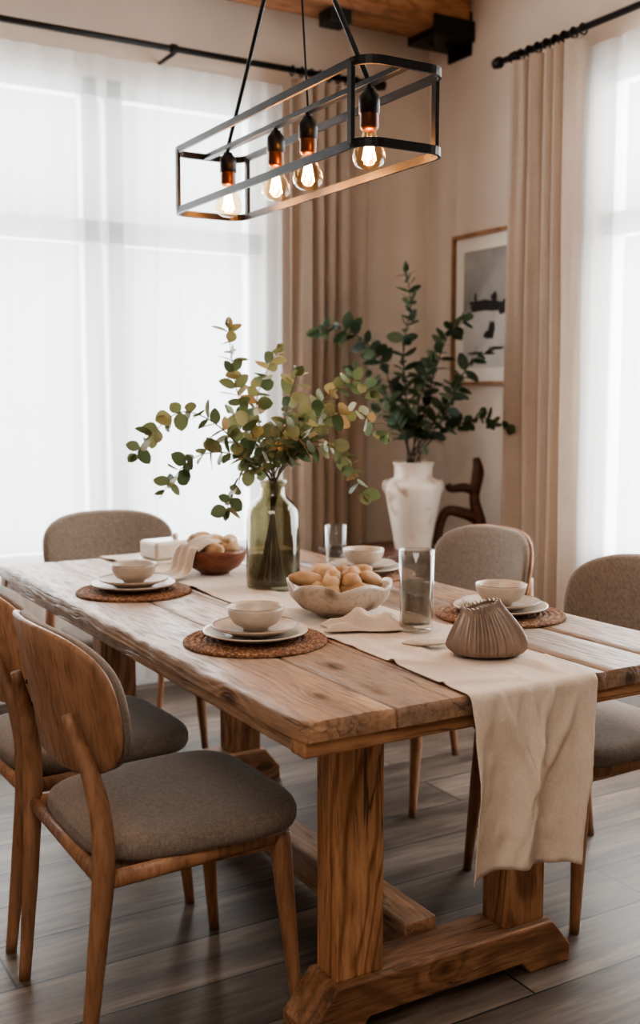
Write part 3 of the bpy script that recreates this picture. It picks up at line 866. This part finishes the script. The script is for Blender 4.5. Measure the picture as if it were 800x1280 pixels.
# ------------------------------------------------------------------ foliage
Lat=Vector((.8616,-.5075,0)); Dep=Vector((.5075,.8616,0))
def leaf(g,p,d,n,l,w,cup=.12):
    d=d.normalized(); n=(n-d*n.dot(d)).normalized(); s=d.cross(n)
    T6=[0,.12,.3,.5,.7,.87,1.0]; v=[];f=[]
    prof=[.06,.55,.92,1.0,.86,.55,.06]
    for i,t in enumerate(T6):
        ww=w*.5*prof[i]
        c=p+d*l*t - n*(.10*l*t*t)
        v+= [c-s*ww+n*cup*ww, c, c+s*ww+n*cup*ww]
    for i in range(len(T6)-1):
        a=i*3; f+=[(a,a+1,a+4,a+3),(a+1,a+2,a+5,a+4)]
    g.add(v,f)
def rv(): return Vector((random.uniform(-1,1),random.uniform(-1,1),random.uniform(-1,1)))
def branch(gs,gl,ctrl,r0,start,step,ls,round_=.85,out=.9,taper=.35):
    pts=catmull([Lat*c[0]+Dep*c[1]+Vector((0,0,c[2])) for c in ctrl],10)
    v,f=tube_geo(pts,[r0,r0*.7,r0*.35],6); gs.add(v,f)
    acc=0;nxt=start
    for i in range(1,len(pts)):
        seg=(pts[i]-pts[i-1]); L=seg.length
        while acc+L>nxt:
            p=pts[i-1]+seg*((nxt-acc)/L); t=seg.normalized()
            prog=i/len(pts)
            b=t.cross(rv()).normalized()
            for sgn in (1,-1):
                dd=(b*sgn*out+t*random.uniform(.2,.7)+rv()*.3).normalized()
                nn=(Vector((0,0,.5))+rv()*.9+t*.4)
                l=ls*random.uniform(.75,1.2)*(1.1-taper*prog)
                leaf(gl,p,dd,nn,l,l*round_*random.uniform(.85,1.05))
            nxt+=step*random.uniform(.8,1.2)
        acc+=L
    t=(pts[-1]-pts[-2]).normalized()
    for k in range(3): leaf(gl,pts[-1],t+rv()*.5,rv(),ls*.6,ls*.5)

V=empty('eucalyptus_vase',(1.435,2.70,TZ+.0065))
prof=[(0,0),(.070,0),(.076,.006),(.077,.03),(.076,.20),(.073,.225),(.060,.245),(.042,.258),(.036,.268),(.035,.285),(.036,.296),(.042,.300),(.042,.305),(.038,.306),(.033,.298),(.032,.27),(.038,.256),(.057,.24),(.070,.222),(.073,.2),(.073,.012),(0,.010)]
lathe('glass_body',prof,M_vgl,V,56)
lathe('water',[(0,.012),(.0715,.013),(.0715,.10),(0,.10)],M_water,V,40)
gs=Geo(); gl=Geo(); random.seed(12)
zt=.30
def stem_to(*pts): 
    a=random.uniform(-.045,.045); b=random.uniform(-.04,.04)
    return [(a,b,.02),(a*.3,b*.3,.16),(-a*.25,-b*.25,zt)]+[p for p in pts]
branches=[
 stem_to((-.05,0,.42),(-.10,0,.56),(-.115,.0,.66),(-.125,.02,.735)),
 stem_to((-.07,-.03,.38),(-.16,-.05,.47),(-.25,-.06,.50),(-.33,-.07,.44),(-.375,-.07,.385)),
 stem_to((-.06,-.04,.36),(-.14,-.08,.39),(-.22,-.1,.37),(-.29,-.12,.29)),
 stem_to((-.03,.05,.42),(-.05,.09,.53),(-.01,.12,.64),(.01,.13,.67)),
 stem_to((.02,-.02,.42),(.05,-.04,.54),(.07,-.05,.60)),
 stem_to((.06,.03,.42),(.15,.05,.54),(.23,.06,.59),(.28,.06,.56)),
 stem_to((.06,-.04,.40),(.15,-.07,.48),(.24,-.09,.50),(.30,-.1,.44)),
 stem_to((.05,-.05,.37),(.12,-.1,.42),(.20,-.13,.38),(.25,-.15,.28)),
 stem_to((.04,.06,.40),(.12,.12,.47),(.2,.17,.48)),
 stem_to((-.03,.08,.36),(-.08,.15,.45),(-.13,.2,.50)),
 stem_to((.01,-.08,.38),(.04,-.14,.46),(.08,-.18,.48)),
 stem_to((-.04,-.02,.34),(-.09,-.05,.32),(-.125,-.08,.23)),
 stem_to((.05,.0,.36),(.10,-.02,.40),(.17,-.03,.40)),
]
for b in branches: branch(gs,gl,b,.0032,.36,.026,.053,.84,taper=.25)
gs.make('stems',M_stem,V); gl.make('leaves',M_leaf,V)

# console in the corner
cn=empty('console_table')
box('top',(2.52,3.32,3.86,4.30,.59,.62),M_dark,cn,.006)
box('drawer_case',(2.56,3.28,3.89,4.28,.47,.59),M_dark,cn,.004)
for k,(a,b) in enumerate([(2.56,3.89),(3.24,3.89),(2.56,4.24),(3.24,4.24)]):
    box('leg_%d'%(k+1),(a,a+.04,b,b+.04,0,.47),M_dark,cn,.004)
for k in range(2):
    box('drawer_front_%d'%(k+1),(2.60+.34*k,2.92+.34*k,3.878,3.892,.49,.575),M_dark,cn,.004)
    lathe('knob_%d'%(k+1),[(0,-.012),(.008,-.01),(.010,0),(0,.01)],M_black,cn,16,(2.76+.34*k,3.868,.532))

# white ceramic vase with dark branches
P=empty('branch_vase',(2.87,4.03,.6205))
prof=[(0,0),(.078,0),(.084,.008),(.094,.08),(.110,.16),(.124,.24),(.130,.280),(.125,.302),(.106,.318),(.090,.326),(.086,.345),(.088,.380),(.094,.392),(.090,.397),(.078,.385),(.076,.34),(.09,.315),(.115,.28),(.11,.2),(.08,.03),(0,.02)]
lathe('ceramic_body',sprof(prof),M_wvase,P,56)
for k,s in enumerate((-1,1)):
    c=Lat*s
    pts=catmull([c*.118+Vector((0,0,.312)),c*.130+Vector((0,0,.304)),c*.134+Vector((0,0,.28)),c*.124+Vector((0,0,.262))],5)
    tube('lug_%d'%(k+1),pts,.007,M_wvase,P,10)
gs=Geo(); gl=Geo(); random.seed(31)
def st2(*pts): 
    a=random.uniform(-.04,.04); b=random.uniform(-.03,.03)
    return [(a,b,.06),(a,b,.22),(a*.8,b*.8,.39)]+list(pts)
B=[
 st2((-.03,0,.6),(-.05,0,.9),(-.02,0,1.1),(-.04,0,1.25)),
 st2((-.07,-.02,.6),(-.15,-.03,.85),(-.27,-.04,.97),(-.38,-.05,1.01),(-.44,-.05,.98)),
 st2((-.06,-.05,.55),(-.14,-.08,.7),(-.22,-.1,.78),(-.28,-.12,.8)),
 st2((.04,0,.6),(.09,.0,.8),(.15,-.02,.97),(.22,-.02,1.03)),
 st2((.07,-.03,.55),(.16,-.06,.7),(.24,-.08,.84),(.30,-.1,.88)),
 st2((.08,-.02,.5),(.18,-.05,.56),(.30,-.08,.60),(.40,-.1,.56)),
 st2((.0,-.06,.55),(.02,-.1,.7),(.06,-.13,.84)),
 st2((.05,-.07,.5),(.12,-.12,.6),(.17,-.15,.72)),
 st2((-.04,-.08,.5),(-.1,-.13,.6),(-.16,-.17,.64)),
 st2((.02,.03,.55),(.0,.03,.7),(.03,.03,.82)),
]
for b in B: branch(gs,gl,b,.006,.46,.028,.086,.60)
gs.make('stems',M_stemd,P); gl.make('leaves',M_leafd,P)

# carved wooden sculpture
S=empty('wooden_sculpture',(3.13,3.99,.6225))
def lp(a,z,d=0): 
    q=Lat*a+Dep*d; return (q.x,q.y,z)
tube('upright',catmull([lp(.05,.002),lp(.075,.10),(lp(.05,.22)),(lp(.065,.34)),(lp(.055,.41))],6),[.026,.032,.024,.030,.016],M_dark,S,14)
tube('arm',catmull([lp(.055,.255),lp(0,.27),lp(-.06,.265),(lp(-.075,.285))],5),[.024,.022,.018,.016],M_dark,S,12)
tube('lower_limb',catmull([lp(.07,.12),lp(.0,.15),lp(-.075,.16),lp(-.11,.09),lp(-.12,.002)],6),[.026,.026,.024,.020,.020],M_dark,S,12)
tube('foot_limb',catmull([lp(.06,.05),lp(-.01,.045,-.02),lp(-.07,.022,-.03)],6),[.028,.026,.02],M_dark,S,12)

# ------------------------------------------------------------------ pendant lamp
PL=empty('pendant_light',(1.385,2.50,0))
def rr_loop(half,ylen0,ylen1,z,rad=.035,n=6):
    pts=[]
    for (cx,cy,a0) in ((half-rad,ylen1-rad,0),(-half+rad,ylen1-rad,PI/2),(-half+rad,ylen0+rad,PI),(half-rad,ylen0+rad,3*PI/2)):
        for k in range(n+1):
            a=a0+PI/2*k/n; pts.append((cx+rad*math.cos(a),cy+rad*math.sin(a),z))
    return pts
def bar_sweep(name,pts,w,h,parent,closed=True):
    P=[Vector(p) for p in pts]; n=len(P); v=[];f=[]
    for i in range(n):
        t=(P[(i+1)%n]-P[i-1]).normalized(); s=Vector((0,0,1)).cross(t)
        if s.length<1e-3: s=Vector((1,0,0))
        s.normalize(); u=t.cross(s)
        for a,b in ((-1,-1),(1,-1),(1,1),(-1,1)): v.append(P[i]+s*w/2*a+u*h/2*b)
    for i in range(n):
        j=(i+1)%n
        for k in range(4): f.append((i*4+k,i*4+(k+1)%4,j*4+(k+1)%4,j*4+k))
    return make(name,v,f,M_black,parent,smooth=False)
HW=.112; Y0,Y1=-.52,.52; ZT,ZBm=2.018,1.848
bar_sweep('top_ring',rr_loop(HW,Y0,Y1,ZT,.05),.007,.019,PL)
bar_sweep('bottom_ring',rr_loop(HW,Y0,Y1,ZBm,.05),.007,.019,PL)
for i,(a,b) in enumerate([(-HW,Y0+.05),(HW,Y0+.05),(-HW,Y1-.05),(HW,Y1-.05)]):
    box('upright_%d'%(i+1),(a-.005,a+.005,b-.009,b+.009,ZBm,ZT),M_black,PL,.001)
box('centre_bar',(-.011,.011,Y0,Y1,ZT-.008,ZT+.006),M_black,PL,.002)
apex=(0,0,2.56)
tube('strap_1',[(0,-.37,ZT),apex],.006,M_black,PL,8)
tube('strap_2',[(0,.37,ZT),apex],.006,M_black,PL,8)
tube('cable',[(0,-.09,ZT),(0,-.06,2.3),(0,-.045,2.7),(0,-.02,ZC-.02)],.0028,M_black,PL,6)
tube('stem_rod',[apex,(0,0,ZC-.02)],.007,M_black,PL,8)
tube('stem_hub',[(0,0,2.53),(0,0,2.59)],.015,M_black,PL,12)
lathe('canopy',[(0,ZC-.035),(.05,ZC-.035),(.06,ZC-.028),(.06,ZC-.0005),(0,ZC-.0005)],M_black,PL,32)
M_fil,nt,out=new_mat('glowing_filament')
em=N(nt,'ShaderNodeEmission',Strength=80.0); tcn=N(nt,'ShaderNodeTexCoord'); nzz=N(nt,'ShaderNodeTexNoise',Scale=50.0)
nt.links.new(tcn.outputs['Object'],nzz.inputs['Vector']); rfil=ramp(nt,[(0,(1,.40,.11)),(1,(1,.50,.18))]); nt.links.new(nzz.outputs[0],rfil.inputs[0]); nt.links.new(rfil.outputs[0],em.inputs[0]); nt.links.new(em.outputs[0],out.inputs[0])
for i,y in enumerate((.37,.08,-.09,-.37)):
    b=empty('bulb_%d'%(i+1),(0,y,.003),0,PL)
    lathe('socket_cap',[(0,2.0),(.012,2.0),(.014,1.995),(.022,1.985),(.024,1.975),(.024,1.945),(0,1.945)],M_black,b,24)
    lathe('socket_collar',[(.021,1.946),(.0215,1.915),(.017,1.908),(.0,1.908)],M_copper,b,24)
    tube('hanger',[(0,0,1.995),(0,0,ZT-.004)],.006,M_black,b,8)
    pr=[(.014,1.912),(.0155,1.900),(.022,1.888),(.032,1.872),(.0375,1.857),(.0375,1.846),(.033,1.833),(.022,1.824),(.008,1.820),(0,1.8195)]
    lathe('bulb_glass',sprof(pr),M_bulb,b,32)
    g=Geo()
    for k in range(4):
        a=PI/4+PI/2*k; a2=a+.5
        v,f=tube_geo([(.006*math.cos(a),.006*math.sin(a),1.890),(.015*math.cos(a2),.015*math.sin(a2),1.842)],.0022,6); g.add(v,f)
        v,f=tube_geo([(.015*math.cos(a2),.015*math.sin(a2),1.842),(.006*math.cos(a+PI/2),.006*math.sin(a+PI/2),1.890)],.0014,6); g.add(v,f)
    g.make('filament',M_fil,b)
    tube('glass_stem',[(0,0,1.91),(0,0,1.885)],[.006,.003],M_bulb,b,8)
    ld=bpy.data.lights.new('bulb_glow','POINT'); ld.energy=3.4; ld.color=(1,.50,.20); ld.shadow_soft_size=.016
    lo=bpy.data.objects.new('bulb_glow',ld); lo.location=(0,0,1.862); link(lo,b)

# ------------------------------------------------------------------ lights
def area(name,loc,rot,sx,sy,e,col):
    l=bpy.data.lights.new(name,'AREA'); l.shape='RECTANGLE'; l.size=sx; l.size_y=sy; l.energy=e; l.color=col
    o=bpy.data.objects.new(name,l); o.location=loc; o.rotation_euler=rot; return link(o)
area('daylight_window_1',((WX0+WX1)/2,YW+.6,1.75),(math.radians(-90),0,0),3.4,3.0,225,(1,.99,.98))
area('daylight_window_2',(XR+.6,(RY0+RY1)/2,1.75),(math.radians(90),0,math.radians(90)),3.2,3.0,280,(1,.985,.96))
area('room_fill_light',(-.6,-.3,3.1),(0,0,0),1.8,1.8,46,(1,.91,.80))  # added warm fill light above and behind the camera, no actual fixture

w=bpy.data.worlds.new('overcast'); sc.world=w; w.use_nodes=True
bg=w.node_tree.nodes['Background']; bg.inputs[0].default_value=(.93,.97,1,1); bg.inputs[1].default_value=1.3

# ------------------------------------------------------------------ camera
cam=bpy.data.cameras.new('camera'); co=bpy.data.objects.new('camera',cam); link(co)
co.location=(0,0,1.30); co.rotation_euler=(math.radians(90-5.93),0,math.radians(-30.5))
cam.sensor_fit='VERTICAL'; cam.sensor_height=36; cam.lens=1349/1280*36
cam.clip_start=.05
cam.dof.use_dof=True; cam.dof.focus_distance=2.3; cam.dof.aperture_fstop=3.0
sc.camera=co
sc.view_settings.view_transform='AgX'
try: sc.view_settings.look='AgX - Medium High Contrast'
except Exception: pass
sc.view_settings.exposure=0.62
